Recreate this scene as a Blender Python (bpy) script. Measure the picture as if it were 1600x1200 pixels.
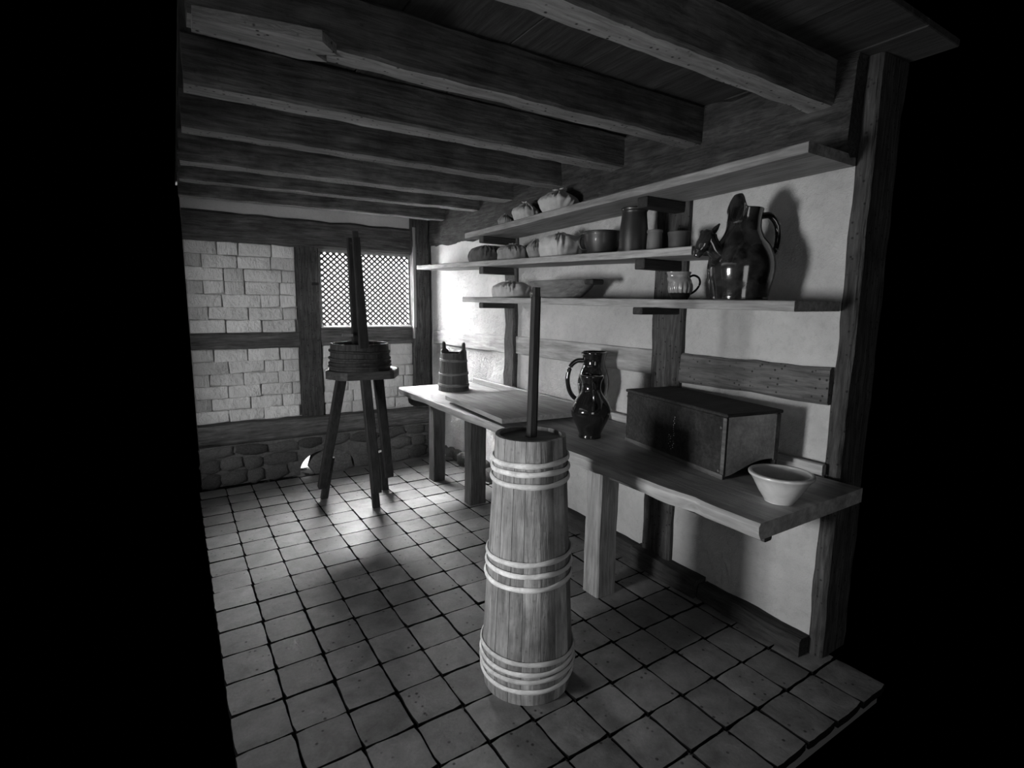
import bpy, bmesh, math, random
from mathutils import Vector, Matrix, noise

for o in list(bpy.data.objects):
    bpy.data.objects.remove(o, do_unlink=True)
S = bpy.context.scene
COL = S.collection
PI = math.pi

# ------------------------------------------------------------------ camera
FPX, HCAM = 828.0, 1.60                      # focal length in pixels of a 1600x1200 frame
YAW, PITCH, ROLL = math.radians(32.36), math.radians(8.41), math.radians(0.635)
fwd = Vector((math.sin(YAW)*math.cos(PITCH), math.cos(YAW)*math.cos(PITCH), -math.sin(PITCH)))
rgt0 = Vector((math.cos(YAW), -math.sin(YAW), 0))
up0 = rgt0.cross(fwd)
rgt = rgt0*math.cos(ROLL) + up0*math.sin(ROLL)
upv = -rgt0*math.sin(ROLL) + up0*math.cos(ROLL)
cd = bpy.data.cameras.new('camera')
cd.sensor_width = 36.0; cd.sensor_fit = 'HORIZONTAL'; cd.lens = FPX/1600*36
cd.clip_start = 0.02; cd.clip_end = 100
cam = bpy.data.objects.new('camera', cd); COL.objects.link(cam)
M = Matrix((rgt, upv, -fwd)).transposed().to_4x4(); M.translation = (0, 0, HCAM)
cam.matrix_world = M
S.camera = cam

# ------------------------------------------------------------------ world, daylight, exposure
w = bpy.data.worlds.new('dim_surroundings'); S.world = w; w.use_nodes = True
w.node_tree.nodes['Background'].inputs[0].default_value = (0, 0, 0, 1)
w.node_tree.nodes['Background'].inputs[1].default_value = 0.0

def area(name, loc, target, sx, sy, power):
    l = bpy.data.lights.new(name, 'AREA'); l.shape = 'RECTANGLE'; l.size = sx; l.size_y = sy
    l.energy = power; l.color = (1, 1, 1)
    o = bpy.data.objects.new(name, l); COL.objects.link(o); o.location = loc
    o.rotation_euler = (Vector(target)-Vector(loc)).to_track_quat('-Z', 'Y').to_euler()
    return o
KEY, BACK, BACK2, FILL, SKY = 116.0, 1700.0, 440.0, 8.0, 1.05
area('side_window_daylight', (-2.80, 1.90, 1.12), (1.0, 1.84, 1.12), 0.62, 0.80, KEY)     # outside the side window
area('rear_fill_light', (-0.15, -1.45, 1.10), (0.7, 3.0, 1.2), 1.0, 1.9, FILL)     # added fill lamp behind the viewer, no doorway built
area('lattice_window_skylight', (1.60, 6.05, 2.75), (1.70, 4.6, 1.0), 1.3, 0.8, BACK)     # open sky above, outside the lattice window
area('lattice_window_daylight', (0.72, 5.98, 1.80), (2.40, 4.75, 1.50), 0.9, 1.3, BACK2)  # open sky to the left, outside the lattice window

vs = S.view_settings
vs.view_transform = 'Standard'; vs.look = 'None'; vs.gamma = 1.0; vs.use_curve_mapping = False
vs.exposure = 1.0

# ------------------------------------------------------------------ pixel -> place helpers
def ray(px, py):
    return rgt*((px-800)/FPX) + upv*(-(py-600)/FPX) + fwd
def onz(px, py, z):
    d = ray(px, py); return Vector((0, 0, HCAM)) + d*((z-HCAM)/d.z)
def onx(px, py, x):
    d = ray(px, py); return Vector((0, 0, HCAM)) + d*(x/d.x)
def ony(px, py, y):
    d = ray(px, py); return Vector((0, 0, HCAM)) + d*(y/d.y)
def mpp(p):                                   # metres per pixel at a place
    return (Vector(p)-Vector((0, 0, HCAM))).dot(fwd)/FPX

# ------------------------------------------------------------------ materials (black and white photograph: neutral greys)
MATS = {}
def base_mat(name, rough=0.8, spec=0.3):
    m = bpy.data.materials.new(name); m.use_nodes = True
    nt = m.node_tree; b = nt.nodes['Principled BSDF']
    b.inputs['Roughness'].default_value = rough
    b.inputs['Specular IOR Level'].default_value = spec
    MATS[name] = m
    return m, nt, b
def N(nt, typ, **kw):
    n = nt.nodes.new(typ)
    for k, v in kw.items():
        if k in n.inputs: n.inputs[k].default_value = v
        else: setattr(n, k, v)
    return n
def coords(nt, scale=(1, 1, 1), rnd=True):
    tc = N(nt, 'ShaderNodeTexCoord'); mp = N(nt, 'ShaderNodeMapping')
    mp.inputs['Scale'].default_value = scale
    nt.links.new(tc.outputs['Object'], mp.inputs['Vector'])
    if rnd:
        oi = N(nt, 'ShaderNodeObjectInfo'); mu = N(nt, 'ShaderNodeMath', operation='MULTIPLY'); mu.inputs[1].default_value = 37.0
        nt.links.new(oi.outputs['Random'], mu.inputs[0])
        cb = N(nt, 'ShaderNodeCombineXYZ')
        for i in range(3): nt.links.new(mu.outputs[0], cb.inputs[i])
        nt.links.new(cb.outputs[0], mp.inputs['Location'])
    return mp.outputs['Vector']
def ramp(nt, fac, stops):
    r = N(nt, 'ShaderNodeValToRGB'); cr = r.color_ramp
    while len(cr.elements) < len(stops): cr.elements.new(0.5)
    for e, (p, v) in zip(cr.elements, stops):
        e.position = p; e.color = (v, v, v, 1)
    nt.links.new(fac, r.inputs['Fac'])
    return r.outputs['Color']
def mix(nt, a, b, fac, mode='MULTIPLY'):
    m = N(nt, 'ShaderNodeMix', data_type='RGBA', blend_type=mode)
    if isinstance(fac, float): m.inputs[0].default_value = fac
    else: nt.links.new(fac, m.inputs[0])
    nt.links.new(a, m.inputs[6])
    if isinstance(b, float): m.inputs[7].default_value = (b, b, b, 1)
    else: nt.links.new(b, m.inputs[7])
    return m.outputs[2]
def tex_noise(nt, vec, scale, detail=4.0, rough=0.6, dist=0.0):
    n = N(nt, 'ShaderNodeTexNoise'); n.inputs['Scale'].default_value = scale; n.inputs['Detail'].default_value = detail
    n.inputs['Roughness'].default_value = rough; n.inputs['Distortion'].default_value = dist
    nt.links.new(vec, n.inputs['Vector']); return n.outputs['Fac']
def bump(nt, b, height, strength, distance=0.01, normal=None):
    n = N(nt, 'ShaderNodeBump'); n.inputs['Strength'].default_value = strength; n.inputs['Distance'].default_value = distance
    nt.links.new(height, n.inputs['Height'])
    if normal: nt.links.new(normal, n.inputs['Normal'])
    nt.links.new(n.outputs['Normal'], b.inputs['Normal']); return n.outputs['Normal']
def obj_random(nt, lo, hi):
    oi = N(nt, 'ShaderNodeObjectInfo'); mr = N(nt, 'ShaderNodeMapRange')
    mr.inputs[3].default_value = lo; mr.inputs[4].default_value = hi
    nt.links.new(oi.outputs['Random'], mr.inputs[0])
    cb = N(nt, 'ShaderNodeCombineColor')
    for i in range(3): nt.links.new(mr.outputs[0], cb.inputs[i])
    return cb.outputs[0]

def wood(name, lo, hi, axis='Z', rough=0.75, grain=1.0, bstr=0.35, vary=(0.85, 1.15), spec=0.25, pits=0.0, blotch=0.35):
    m, nt, b = base_mat(name, rough, spec)
    k = {'X': (0.09, 1, 1), 'Y': (1, 0.09, 1), 'Z': (1, 1, 0.09)}[axis]
    v = coords(nt, k)
    fine = tex_noise(nt, v, 70*grain, 5, 0.65, 0.4)
    rings = tex_noise(nt, v, 14*grain, 3, 0.55, 1.2)
    v2 = coords(nt)
    blot = tex_noise(nt, v2, 5.5, 4, 0.6)
    c = ramp(nt, fine, [(0.28, lo), (0.72, hi)])
    c = mix(nt, c, ramp(nt, rings, [(0.3, 0.62), (0.62, 1.12)]), 0.75)
    c = mix(nt, c, ramp(nt, blot, [(0.3, 0.55), (0.65, 1.15)]), blotch)
    c = mix(nt, c, obj_random(nt, *vary), 1.0)
    h = fine
    if pits > 0:
        vo = N(nt, 'ShaderNodeTexVoronoi'); vo.inputs['Scale'].default_value = 32.0
        nt.links.new(v2, vo.inputs['Vector'])
        pit = ramp(nt, vo.outputs['Distance'], [(0.10, 0.0), (0.22, 1.0)])
        c = mix(nt, c, pit, pits)
    nt.links.new(c, b.inputs['Base Color'])
    bump(nt, b, h, bstr, 0.012)
    return m
def plaster(name, v0, v1, bscale=26, bstr=0.7, vary=(0.94, 1.04)):
    m, nt, b = base_mat(name, 0.93, 0.1)
    v = coords(nt)
    big = tex_noise(nt, v, 2.6, 4, 0.6)
    mid = tex_noise(nt, v, bscale, 6, 0.7, 0.2)
    c = ramp(nt, big, [(0.3, v0), (0.7, v1)])
    c = mix(nt, c, ramp(nt, mid, [(0.25, 0.78), (0.5, 1.0)]), 0.7)
    c = mix(nt, c, obj_random(nt, *vary), 1.0)
    nt.links.new(c, b.inputs['Base Color'])
    bump(nt, b, mid, bstr, 0.035)
    return m
def tile_mat():
    m, nt, b = base_mat('quarry_tile', 0.55, 0.4)
    v = coords(nt)
    big = tex_noise(nt, v, 9, 5, 0.65, 0.3)
    fine = tex_noise(nt, v, 90, 4, 0.7)
    vo = N(nt, 'ShaderNodeTexVoronoi'); vo.inputs['Scale'].default_value = 24.0; nt.links.new(v, vo.inputs['Vector'])
    sp = tex_noise(nt, v, 7, 2)
    pit = ramp(nt, vo.outputs['Distance'], [(0.10, 0.0), (0.19, 1.0)])
    gate = ramp(nt, sp, [(0.46, 0.0), (0.56, 1.0)])
    c = ramp(nt, big, [(0.25, 0.08), (0.75, 0.225)])
    c = mix(nt, c, ramp(nt, fine, [(0.3, 0.75), (0.7, 1.15)]), 0.6)
    c = mix(nt, c, obj_random(nt, 0.82, 1.15), 1.0)
    dark = mix(nt, c, pit, 0.85)
    c = mix(nt, c, dark, gate, 'MIX')
    nt.links.new(c, b.inputs['Base Color'])
    r = ramp(nt, big, [(0.3, 0.42), (0.7, 0.68)]); nt.links.new(r, b.inputs['Roughness'])
    n1 = bump(nt, b, big, 0.35, 0.012)
    bump(nt, b, fine, 0.25, 0.003, n1)
    return m
def grout_mat():
    m, nt, b = base_mat('grout', 0.95, 0.05)
    v = coords(nt, rnd=False)
    tc = N(nt, 'ShaderNodeTexCoord'); sx = N(nt, 'ShaderNodeSeparateXYZ'); nt.links.new(tc.outputs['Object'], sx.inputs[0])
    n = tex_noise(nt, v, 6, 3); ad = N(nt, 'ShaderNodeMath', operation='MULTIPLY_ADD')
    nt.links.new(sx.outputs[0], ad.inputs[0]); ad.inputs[1].default_value = 0.5; nt.links.new(n, ad.inputs[2])
    c = ramp(nt, ad.outputs[0], [(0.90, 0.008), (0.99, 0.22)])       # pale lime mortar towards the plastered wall
    nt.links.new(c, b.inputs['Base Color']); return m
def stone_mat(name, a, c_, vary=(0.55, 1.3)):
    m, nt, b = base_mat(name, 0.9, 0.15)
    v = coords(nt)
    n1 = tex_noise(nt, v, 12, 6, 0.7, 0.3); n2 = tex_noise(nt, v, 60, 4, 0.7)
    c = ramp(nt, n1, [(0.25, a), (0.75, c_)])
    c = mix(nt, c, ramp(nt, n2, [(0.3, 0.6), (0.7, 1.2)]), 0.7)
    c = mix(nt, c, obj_random(nt, *vary), 1.0)
    nt.links.new(c, b.inputs['Base Color']); bump(nt, b, n1, 0.9, 0.02); return m
def glaze(name, v0, v1, rough=0.12, streak=False, coat=0.6):
    m, nt, b = base_mat(name, rough, 0.6)
    v = coords(nt, (1, 1, 0.35) if streak else (1, 1, 1))
    n = tex_noise(nt, v, 16, 4, 0.6, 0.4)
    c = ramp(nt, n, [(0.35, v0), (0.7, v1)])
    nt.links.new(c, b.inputs['Base Color'])
    b.inputs['Coat Weight'].default_value = coat; b.inputs['Coat Roughness'].default_value = 0.06
    bump(nt, b, n, 0.08, 0.01); return m
def cloth_mat(name, v0, v1):
    m, nt, b = base_mat(name, 0.95, 0.05)
    v = coords(nt); n = tex_noise(nt, v, 14, 4); f = tex_noise(nt, v, 320, 2)
    c = ramp(nt, n, [(0.3, v0), (0.7, v1)])
    nt.links.new(c, b.inputs['Base Color']); bump(nt, b, f, 0.3, 0.002)
    b.inputs['Sheen Weight'].default_value = 0.15; return m
def plain(name, v, rough=0.6, metal=0.0, spec=0.3):
    m, nt, b = base_mat(name, rough, spec); b.inputs['Base Color'].default_value = (v, v, v, 1); b.inputs['Metallic'].default_value = metal
    return m

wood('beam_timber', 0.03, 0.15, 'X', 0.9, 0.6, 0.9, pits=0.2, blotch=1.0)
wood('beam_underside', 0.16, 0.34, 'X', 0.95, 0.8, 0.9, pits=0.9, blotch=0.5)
wood('beam_timber_y', 0.016, 0.07, 'Y', 0.95, 1.0, 1.0, blotch=0.8)
wood('post_timber', 0.018, 0.095, 'Z', 0.9, 0.9, 1.0, pits=0.7, blotch=0.7)
wood('post_timber_pale', 0.12, 0.30, 'Z', 0.88, 0.9, 0.8, pits=0.4)
wood('rail_timber', 0.035, 0.14, 'X', 0.88, 0.9, 0.9, blotch=0.6)
wood('rail_timber_y', 0.06, 0.17, 'Y', 0.88, 0.9, 1.0, pits=0.8)
wood('rail_pale_y', 0.22, 0.42, 'Y', 0.9, 0.8, 0.5)
wood('ceiling_board', 0.03, 0.07, 'Y', 0.9, 0.6, 0.3)
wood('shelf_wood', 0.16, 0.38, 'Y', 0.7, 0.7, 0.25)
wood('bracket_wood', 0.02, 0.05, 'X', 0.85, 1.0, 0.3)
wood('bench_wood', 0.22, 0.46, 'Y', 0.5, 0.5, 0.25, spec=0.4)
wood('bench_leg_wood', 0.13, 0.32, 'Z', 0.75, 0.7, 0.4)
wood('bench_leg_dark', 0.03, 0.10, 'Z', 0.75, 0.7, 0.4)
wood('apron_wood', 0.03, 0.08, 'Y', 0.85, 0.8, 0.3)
wood('board_wood', 0.18, 0.36, 'Y', 0.55, 0.6, 0.2, spec=0.4)
wood('stool_wood', 0.012, 0.035, 'Z', 0.75, 1.0, 0.3, spec=0.15)
wood('stool_top_wood', 0.02, 0.05, 'X', 0.6, 1.0, 0.3)
wood('tub_wood', 0.015, 0.045, 'Z', 0.75, 1.0, 0.3, spec=0.15)
wood('pail_wood', 0.025, 0.07, 'Z', 0.65, 1.0, 0.3)
wood('pail_hoop_wood', 0.08, 0.16, 'X', 0.65, 1.0, 0.3)
wood('churn_wood', 0.15, 0.44, 'Z', 0.5, 0.9, 0.4, vary=(0.6, 1.2), spec=0.4, blotch=1.0, pits=0.25)
wood('churn_hoop_wood', 0.5, 0.75, 'X', 0.6, 0.8, 0.3)
wood('churn_lid_wood', 0.10, 0.24, 'X', 0.6, 0.9, 0.3)
wood('dasher_wood', 0.010, 0.035, 'Z', 0.6, 1.0, 0.2, spec=0.15)
wood('box_dark_wood', 0.012, 0.045, 'X', 0.7, 0.9, 0.3, spec=0.2, blotch=0.9)
wood('box_end_wood', 0.30, 0.46, 'Y', 0.7, 0.9, 0.2)
wood('box_edge_wood', 0.05, 0.12, 'Y', 0.6, 0.9, 0.2)
wood('dish_wood', 0.09, 0.22, 'Y', 0.7, 0.7, 0.25)
plaster('plaster', 0.37, 0.50)
plaster('plaster_smooth', 0.42, 0.52, 60, 0.15)
plaster('mortar', 0.36, 0.5, 30, 0.9)
plaster('limewash_brick', 0.58, 0.78, 24, 1.0, (0.82, 1.1))
tile_mat(); grout_mat()
stone_mat('plinth_stone', 0.05, 0.17, (0.6, 1.3))
stone_mat('plinth_mortar', 0.07, 0.15, (1, 1))
glaze('black_glaze', 0.006, 0.016, 0.10)
glaze('brown_glaze', 0.010, 0.035, 0.14, True)
glaze('jar_glaze', 0.008, 0.022, 0.4, True, 0.15)
glaze('bowl_dark_glaze', 0.008, 0.018, 0.5, False, 0.1)
glaze('big_jug_glaze', 0.004, 0.03, 0.12)
glaze('cream_glaze', 0.16, 0.24, 0.2)
glaze('white_glaze', 0.45, 0.55, 0.25, False, 0.3)
glaze('pot_matt', 0.08, 0.12, 0.7, False, 0.0)
glaze('pot_matt_dark', 0.03, 0.05, 0.7, False, 0.0)
cloth_mat('linen', 0.33, 0.47); cloth_mat('linen_grey', 0.17, 0.27); cloth_mat('linen_dark', 0.035, 0.07)
plain('joint_dirt', 0.010, 1.0, 0.0, 0.0); plain('iron', 0.03, 0.5, 0.6); plain('screw', 0.25, 0.35, 0.8); plain('paint_mark', 0.5, 0.7); plain('dark_hole', 0.004, 1.0)
plain('lattice_lead', 0.02, 0.6); plain('window_frame_paint', 0.22, 0.5)
m, nt, b = base_mat('overcast_daylight', 1.0, 0.0)
b.inputs['Base Color'].default_value = (0, 0, 0, 1)
b.inputs['Emission Color'].default_value = (1, 1, 1, 1); b.inputs['Emission Strength'].default_value = SKY

# ------------------------------------------------------------------ object helpers (vertices are given in world metres)
WL = {}
def _link(o, loc, parent):
    COL.objects.link(o)
    loc = Vector(loc)
    if parent is not None:
        o.parent = parent; o.location = loc - WL[parent]
    else:
        o.location = loc
    WL[o] = loc
def tag(o, label, cat, group=None, kind=None):
    o['label'] = label; o['category'] = cat
    if group: o['group'] = group
    if kind: o['kind'] = kind
    return o
def thing(name, loc, label, cat, group=None, kind=None):
    o = bpy.data.objects.new(name, None); o.empty_display_size = 0.05
    _link(o, loc, None); return tag(o, label, cat, group, kind)
def obj(name, verts, faces, mat, parent=None, smooth=False, origin=None):
    verts = [Vector(v) for v in verts]
    if origin is None:
        lo = Vector([min(v[i] for v in verts) for i in range(3)]); hi = Vector([max(v[i] for v in verts) for i in range(3)])
        origin = Vector(((lo.x+hi.x)/2, (lo.y+hi.y)/2, lo.z))
    origin = Vector(origin)
    me = bpy.data.meshes.new(name)
    me.from_pydata([v-origin for v in verts], [], faces)
    bm = bmesh.new(); bm.from_mesh(me); bmesh.ops.recalc_face_normals(bm, faces=bm.faces); bm.to_mesh(me); bm.free()
    me.materials.append(MATS[mat])
    if smooth:
        me.polygons.foreach_set('use_smooth', [True]*len(me.polygons))
        try: me.set_sharp_from_angle(angle=math.radians(48 if smooth is True else smooth))
        except Exception: pass
    o = bpy.data.objects.new(name, me); _link(o, origin, parent)
    return o
def sharecopy(src, name, loc, parent, rot=(0, 0, 0), scale=(1, 1, 1)):
    o = bpy.data.objects.new(name, src if isinstance(src, bpy.types.Mesh) else src.data)
    _link(o, loc, parent); o.rotation_euler = rot; o.scale = scale; return o
class MB:
    def __init__(s): s.v = []; s.f = []
    def add(s, v, f):
        k = len(s.v); s.v += [Vector(p) for p in v]; s.f += [tuple(i+k for i in q) for q in f]
    def box(s, x0, x1, y0, y1, z0, z1):
        s.add([(x, y, z) for z in (z0, z1) for y in (y0, y1) for x in (x0, x1)],
              [(0, 2, 3, 1), (4, 5, 7, 6), (0, 1, 5, 4), (2, 6, 7, 3), (0, 4, 6, 2), (1, 3, 7, 5)])
    def obj(s, name, mat, parent=None, smooth=False, origin=None): return obj(name, s.v, s.f, mat, parent, smooth, origin)
def bev_box(x0, x1, y0, y1, z0, z1, c=0.004):
    bm = bmesh.new(); bmesh.ops.create_cube(bm, size=1)
    for v in bm.verts: v.co = Vector(((x0+x1)/2+v.co.x*(x1-x0), (y0+y1)/2+v.co.y*(y1-y0), (z0+z1)/2+v.co.z*(z1-z0)))
    bmesh.ops.bevel(bm, geom=list(bm.edges), offset=c, segments=1, affect='EDGES', profile=0.5)
    bm.verts.ensure_lookup_table(); r = ([v.co.copy() for v in bm.verts], [[v.index for v in f.verts] for f in bm.faces]); bm.free(); return r
def boxobj(name, x0, x1, y0, y1, z0, z1, mat, parent=None, c=0.004):
    v, f = bev_box(x0, x1, y0, y1, z0, z1, c); return obj(name, v, f, mat, parent)
def timber(name, a, b, wdt, hgt, mat, parent=None, seed=0, rough=0.006, ch=0.012, step=0.09, up=(0, 0, 1), freq=5.0, taper=1.0):
    """hewn timber from a to b: ring of eight corners, edges wander a little"""
    a, b = Vector(a), Vector(b); d = b-a; L = d.length; d.normalize()
    up = Vector(up); side = d.cross(up).normalized(); up = side.cross(d).normalized()
    n = max(2, int(L/step)+1); verts = []; faces = []
    hw, hh = wdt/2, hgt/2
    ch = min(ch, hw*0.45, hh*0.45)
    prof = [(-hw+ch, -hh), (hw-ch, -hh), (hw, -hh+ch), (hw, hh-ch), (hw-ch, hh), (-hw+ch, hh), (-hw, hh-ch), (-hw, -hh+ch)]
    for i in range(n):
        t = i/(n-1); p = a+d*(L*t); k = 1+(taper-1)*t
        for j, (s_, u_) in enumerate(prof):
            q = p+side*(s_*k)+up*(u_*k)
            nv = noise.noise_vector(q*freq+Vector((seed*7.3, seed*3.1, seed*1.7)))
            nv2 = noise.noise_vector(q*freq*4+Vector((seed*2.3, seed*9.1, 4)))
            off = (nv + nv2*0.4)*rough; off -= d*off.dot(d)
            verts.append(q+off)
    for i in range(n-1):
        for j in range(8):
            faces.append((i*8+j, i*8+(j+1) % 8, (i+1)*8+(j+1) % 8, (i+1)*8+j))
    faces.append(tuple(range(8))); faces.append(tuple((n-1)*8+7-j for j in range(8)))
    return obj(name, verts, faces, mat, parent, smooth=30)
def catmull(pts, n=8):
    out = []; P = [pts[0]]+list(pts)+[pts[-1]]
    for i in range(1, len(P)-2):
        for k in range(n):
            t = k/n; p0, p1, p2, p3 = P[i-1], P[i], P[i+1], P[i+2]
            out.append(tuple(0.5*((2*p1[c])+(-p0[c]+p2[c])*t+(2*p0[c]-5*p1[c]+4*p2[c]-p3[c])*t*t+(-p0[c]+3*p1[c]-3*p2[c]+p3[c])*t**3) for c in range(len(p1))))
    out.append(tuple(pts[-1])); return out
def lathe(c, prof, seg=40, warp=None):
    """prof: (r, z) from the base centre outwards and up, over the lip and down inside"""
    c = Vector(c); v = []; f = []; n = len(prof)
    for i, (r, z) in enumerate(prof):
        for j in range(seg):
            a = 2*PI*j/seg; p = Vector((math.cos(a)*r, math.sin(a)*r, z))
            if warp: p = warp(p, a, r, z)
            v.append(c+p)
    for i in range(n-1):
        for j in range(seg): f.append((i*seg+j, i*seg+(j+1) % seg, (i+1)*seg+(j+1) % seg, (i+1)*seg+j))
    f.append(tuple(range(seg-1, -1, -1))); f.append(tuple((n-1)*seg+j for j in range(seg)))
    return v, f
def vessel(outer, wall=0.006, floor=0.012, n=6):
    o = catmull(outer, n); inner = [(max(r-wall, 0.004), z) for r, z in reversed(o) if z > o[0][1]+floor]
    return o+inner+[(0.004, o[0][1]+floor)]
def tube(pts, rad, seg=10, flat=1.0, flatdir=None, closed=False):
    pts = [Vector(p) for p in pts]; n = len(pts); v = []; f = []
    rad = rad if isinstance(rad, (list, tuple)) else [rad]*n
    ref = Vector(flatdir) if flatdir else None
    for i, p in enumerate(pts):
        if closed: t = pts[(i+1) % n]-pts[i-1]
        else: t = pts[min(i+1, n-1)]-pts[max(i-1, 0)]
        t.normalize(); r0 = ref if ref else (Vector((0, 0, 1)) if abs(t.z) < 0.9 else Vector((1, 0, 0)))
        s = t.cross(r0).normalized(); u = s.cross(t).normalized()
        for j in range(seg):
            a = 2*PI*j/seg; v.append(p+s*(math.cos(a)*rad[i])+u*(math.sin(a)*rad[i]*flat))
    m = n if closed else n-1
    for i in range(m):
        k = (i+1) % n
        for j in range(seg): f.append((i*seg+j, i*seg+(j+1) % seg, k*seg+(j+1) % seg, k*seg+j))
    if not closed:
        f.append(tuple(range(seg-1, -1, -1))); f.append(tuple((n-1)*seg+j for j in range(seg)))
    return v, f
def tubeobj(name, pts, rad, mat, parent, seg=10, **k):
    v, f = tube(pts, rad, seg, **k); return obj(name, v, f, mat, parent, smooth=60)

# ------------------------------------------------------------------ dimensions of the room
XL = 0.10            # the modelled room begins here on the left
W = 2.40             # timber face of the side wall (plaster 2 cm behind)
YB = 5.30            # back wall above the sill
YP = 5.10            # stone plinth of the back wall
YN = 1.16            # near end of the modelled side wall
ZC = 2.60            # underside of the ceiling boards
ZB = 2.42            # underside of the joists
BZ = 0.87            # bench top
rnd = random.Random(11)

# ------------------------------------------------------------------ floor
mb = MB(); mb.box(XL, 2.45, 0.895, 5.40, -0.08, -0.016)
floor = mb.obj('floor', 'grout', origin=(0, 0, 0))
tag(floor, 'square quarry tile floor with dark open joints', 'floor', kind='structure')
def tile_mesh(seed, px=0.2012, py=0.2083):
    r = random.Random(seed); out = []
    hx, hy = px/2-0.0024, py/2-0.0024
    n = 5; ring = []
    cs = [(-hx, -hy), (hx, -hy), (hx, hy), (-hx, hy)]
    for k in range(4):
        (x0, y0), (x1, y1) = cs[k], cs[(k+1) % 4]
        for i in range(n):
            t = i/n; t = max(0.03, t) if i == 0 else t
            ring.append((x0+(x1-x0)*t, y0+(y1-y0)*t))
    v = []; m = len(ring); jit = [(r.uniform(-1, 1)*0.0016, r.uniform(-1, 1)*0.0016) for _ in ring]
    for lev, (ins, z) in enumerate(((0, -0.03), (0, -0.003), (0.002, -0.0004), (0.012, 0.0006))):
        for (x, y), (jx, jy) in zip(ring, jit):
            v.append((x*(1-ins/hx)+jx, y*(1-ins/hy)+jy, z+(r.uniform(-1, 1)*0.0006 if lev > 1 else 0)))
    v.append((0, 0, r.uniform(-0.001, 0.0016)))
    f = []
    for l in range(3):
        for j in range(m): f.append((l*m+j, l*m+(j+1) % m, (l+1)*m+(j+1) % m, (l+1)*m+j))
    for j in range(m): f.append((3*m+j, 3*m+(j+1) % m, 4*m))
    me = bpy.data.meshes.new('tile'); me.from_pydata(v, [], f); me.materials.append(MATS['quarry_tile']); me.materials.append(MATS['joint_dirt'])
    for pl in me.polygons:
        if pl.index < 2*m: pl.material_index = 1            # dirt packed against the tile edges
    me.polygons.foreach_set('use_smooth', [True]*len(me.polygons)); me.set_sharp_from_angle(angle=math.radians(35))
    return me
TM = [tile_mesh(s) for s in range(8)]
for i in range(-2, 10):
    x0 = 0.474+0.2012*i
    if x0 < XL-0.05 or x0+0.1 > 2.40: continue
    for j in range(-2, 19):
        y0 = 1.302+0.2083*j
        if y0+0.2 > 5.20: continue
        sharecopy(rnd.choice(TM), 'tile', (x0+0.1006+rnd.uniform(-.0015, .0015), y0+0.104+rnd.uniform(-.002, .002)+0.0016*(5-i), rnd.uniform(-0.0025, 0.0022)),
                  floor, (rnd.uniform(-.008, .008), rnd.uniform(-.008, .008), rnd.choice((0, PI))+rnd.uniform(-.008, .008)))

# ------------------------------------------------------------------ ceiling: boards and joists
ceil = thing('ceiling', (1.3, 3.2, ZB), 'low ceiling of dark boards on heavy hewn joists', 'ceiling', kind='structure')
xs = [XL-0.02, 0.33, 0.74, 1.17, 1.53, 1.96, 2.34, 2.62]
for i in range(len(xs)-1):
    boxobj('board', xs[i]+.002, xs[i+1]-.002, 0.95, 5.62, ZC+rnd.uniform(0, .006), ZC+0.03, 'ceiling_board', ceil, 0.003)
JO = [(1.25, 1.365, 1.25, 1.365), (1.89, 2.005, 1.885, 2.0), (2.48, 2.60, 2.43, 2.585), (3.08, 3.195, 3.03, 3.185), (3.77, 3.93, 3.66, 3.80), (4.32, 4.46, 4.20, 4.32), (4.97, 5.10, 4.88, 4.99)]
for i, (a0, a1, b0, b1) in enumerate(JO):
    ya, yb = (a0+a1)/2, (b0+b1)/2
    jo = timber('joist', (XL-0.01, ya, (ZB+ZC)/2), (2.36, yb, (ZB+ZC)/2), (a1-a0+b1-b0)/2, ZC-ZB, 'beam_timber', ceil, 20+i, 0.006, 0.010, 0.05, freq=8)
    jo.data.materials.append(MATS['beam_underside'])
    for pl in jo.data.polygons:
        if pl.normal.z < -0.8: pl.material_index = 1          # paler material on the undersides
# pale patched facing under the second joist, with a broken end
v = []; f = []
pts = [(XL, 1.86), (0.30, 1.82), (0.44, 1.80), (0.50, 1.865), (0.44, 1.90), (0.485, 1.935), (0.40, 1.965), (0.25, 1.955), (XL, 1.955)]
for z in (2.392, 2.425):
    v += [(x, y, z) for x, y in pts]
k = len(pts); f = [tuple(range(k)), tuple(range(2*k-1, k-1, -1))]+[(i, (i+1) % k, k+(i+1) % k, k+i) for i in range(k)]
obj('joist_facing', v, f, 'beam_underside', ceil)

# ------------------------------------------------------------------ back wall
wb = thing('wall_back', (1.3, YB, 0), 'back wall of limewashed brick panels in dark timber framing above stones', 'wall', kind='structure')
WX0, WX1, WZ0, WZ1 = 1.184, 2.11, 1.368, 2.115           # window opening
mb = MB()
yb0, yb1 = YB+0.022, YB+0.16
mb.box(XL, WX0, yb0, yb1, 0.34, 2.62); mb.box(WX1, 2.60, yb0, yb1, 0.34, 2.62)
mb.box(WX0, WX1, yb0, yb1, 0.34, WZ0); mb.box(WX0, WX1, yb0, yb1, WZ1, 2.62)
mb.obj('brickwork_core', 'mortar', wb)
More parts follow.
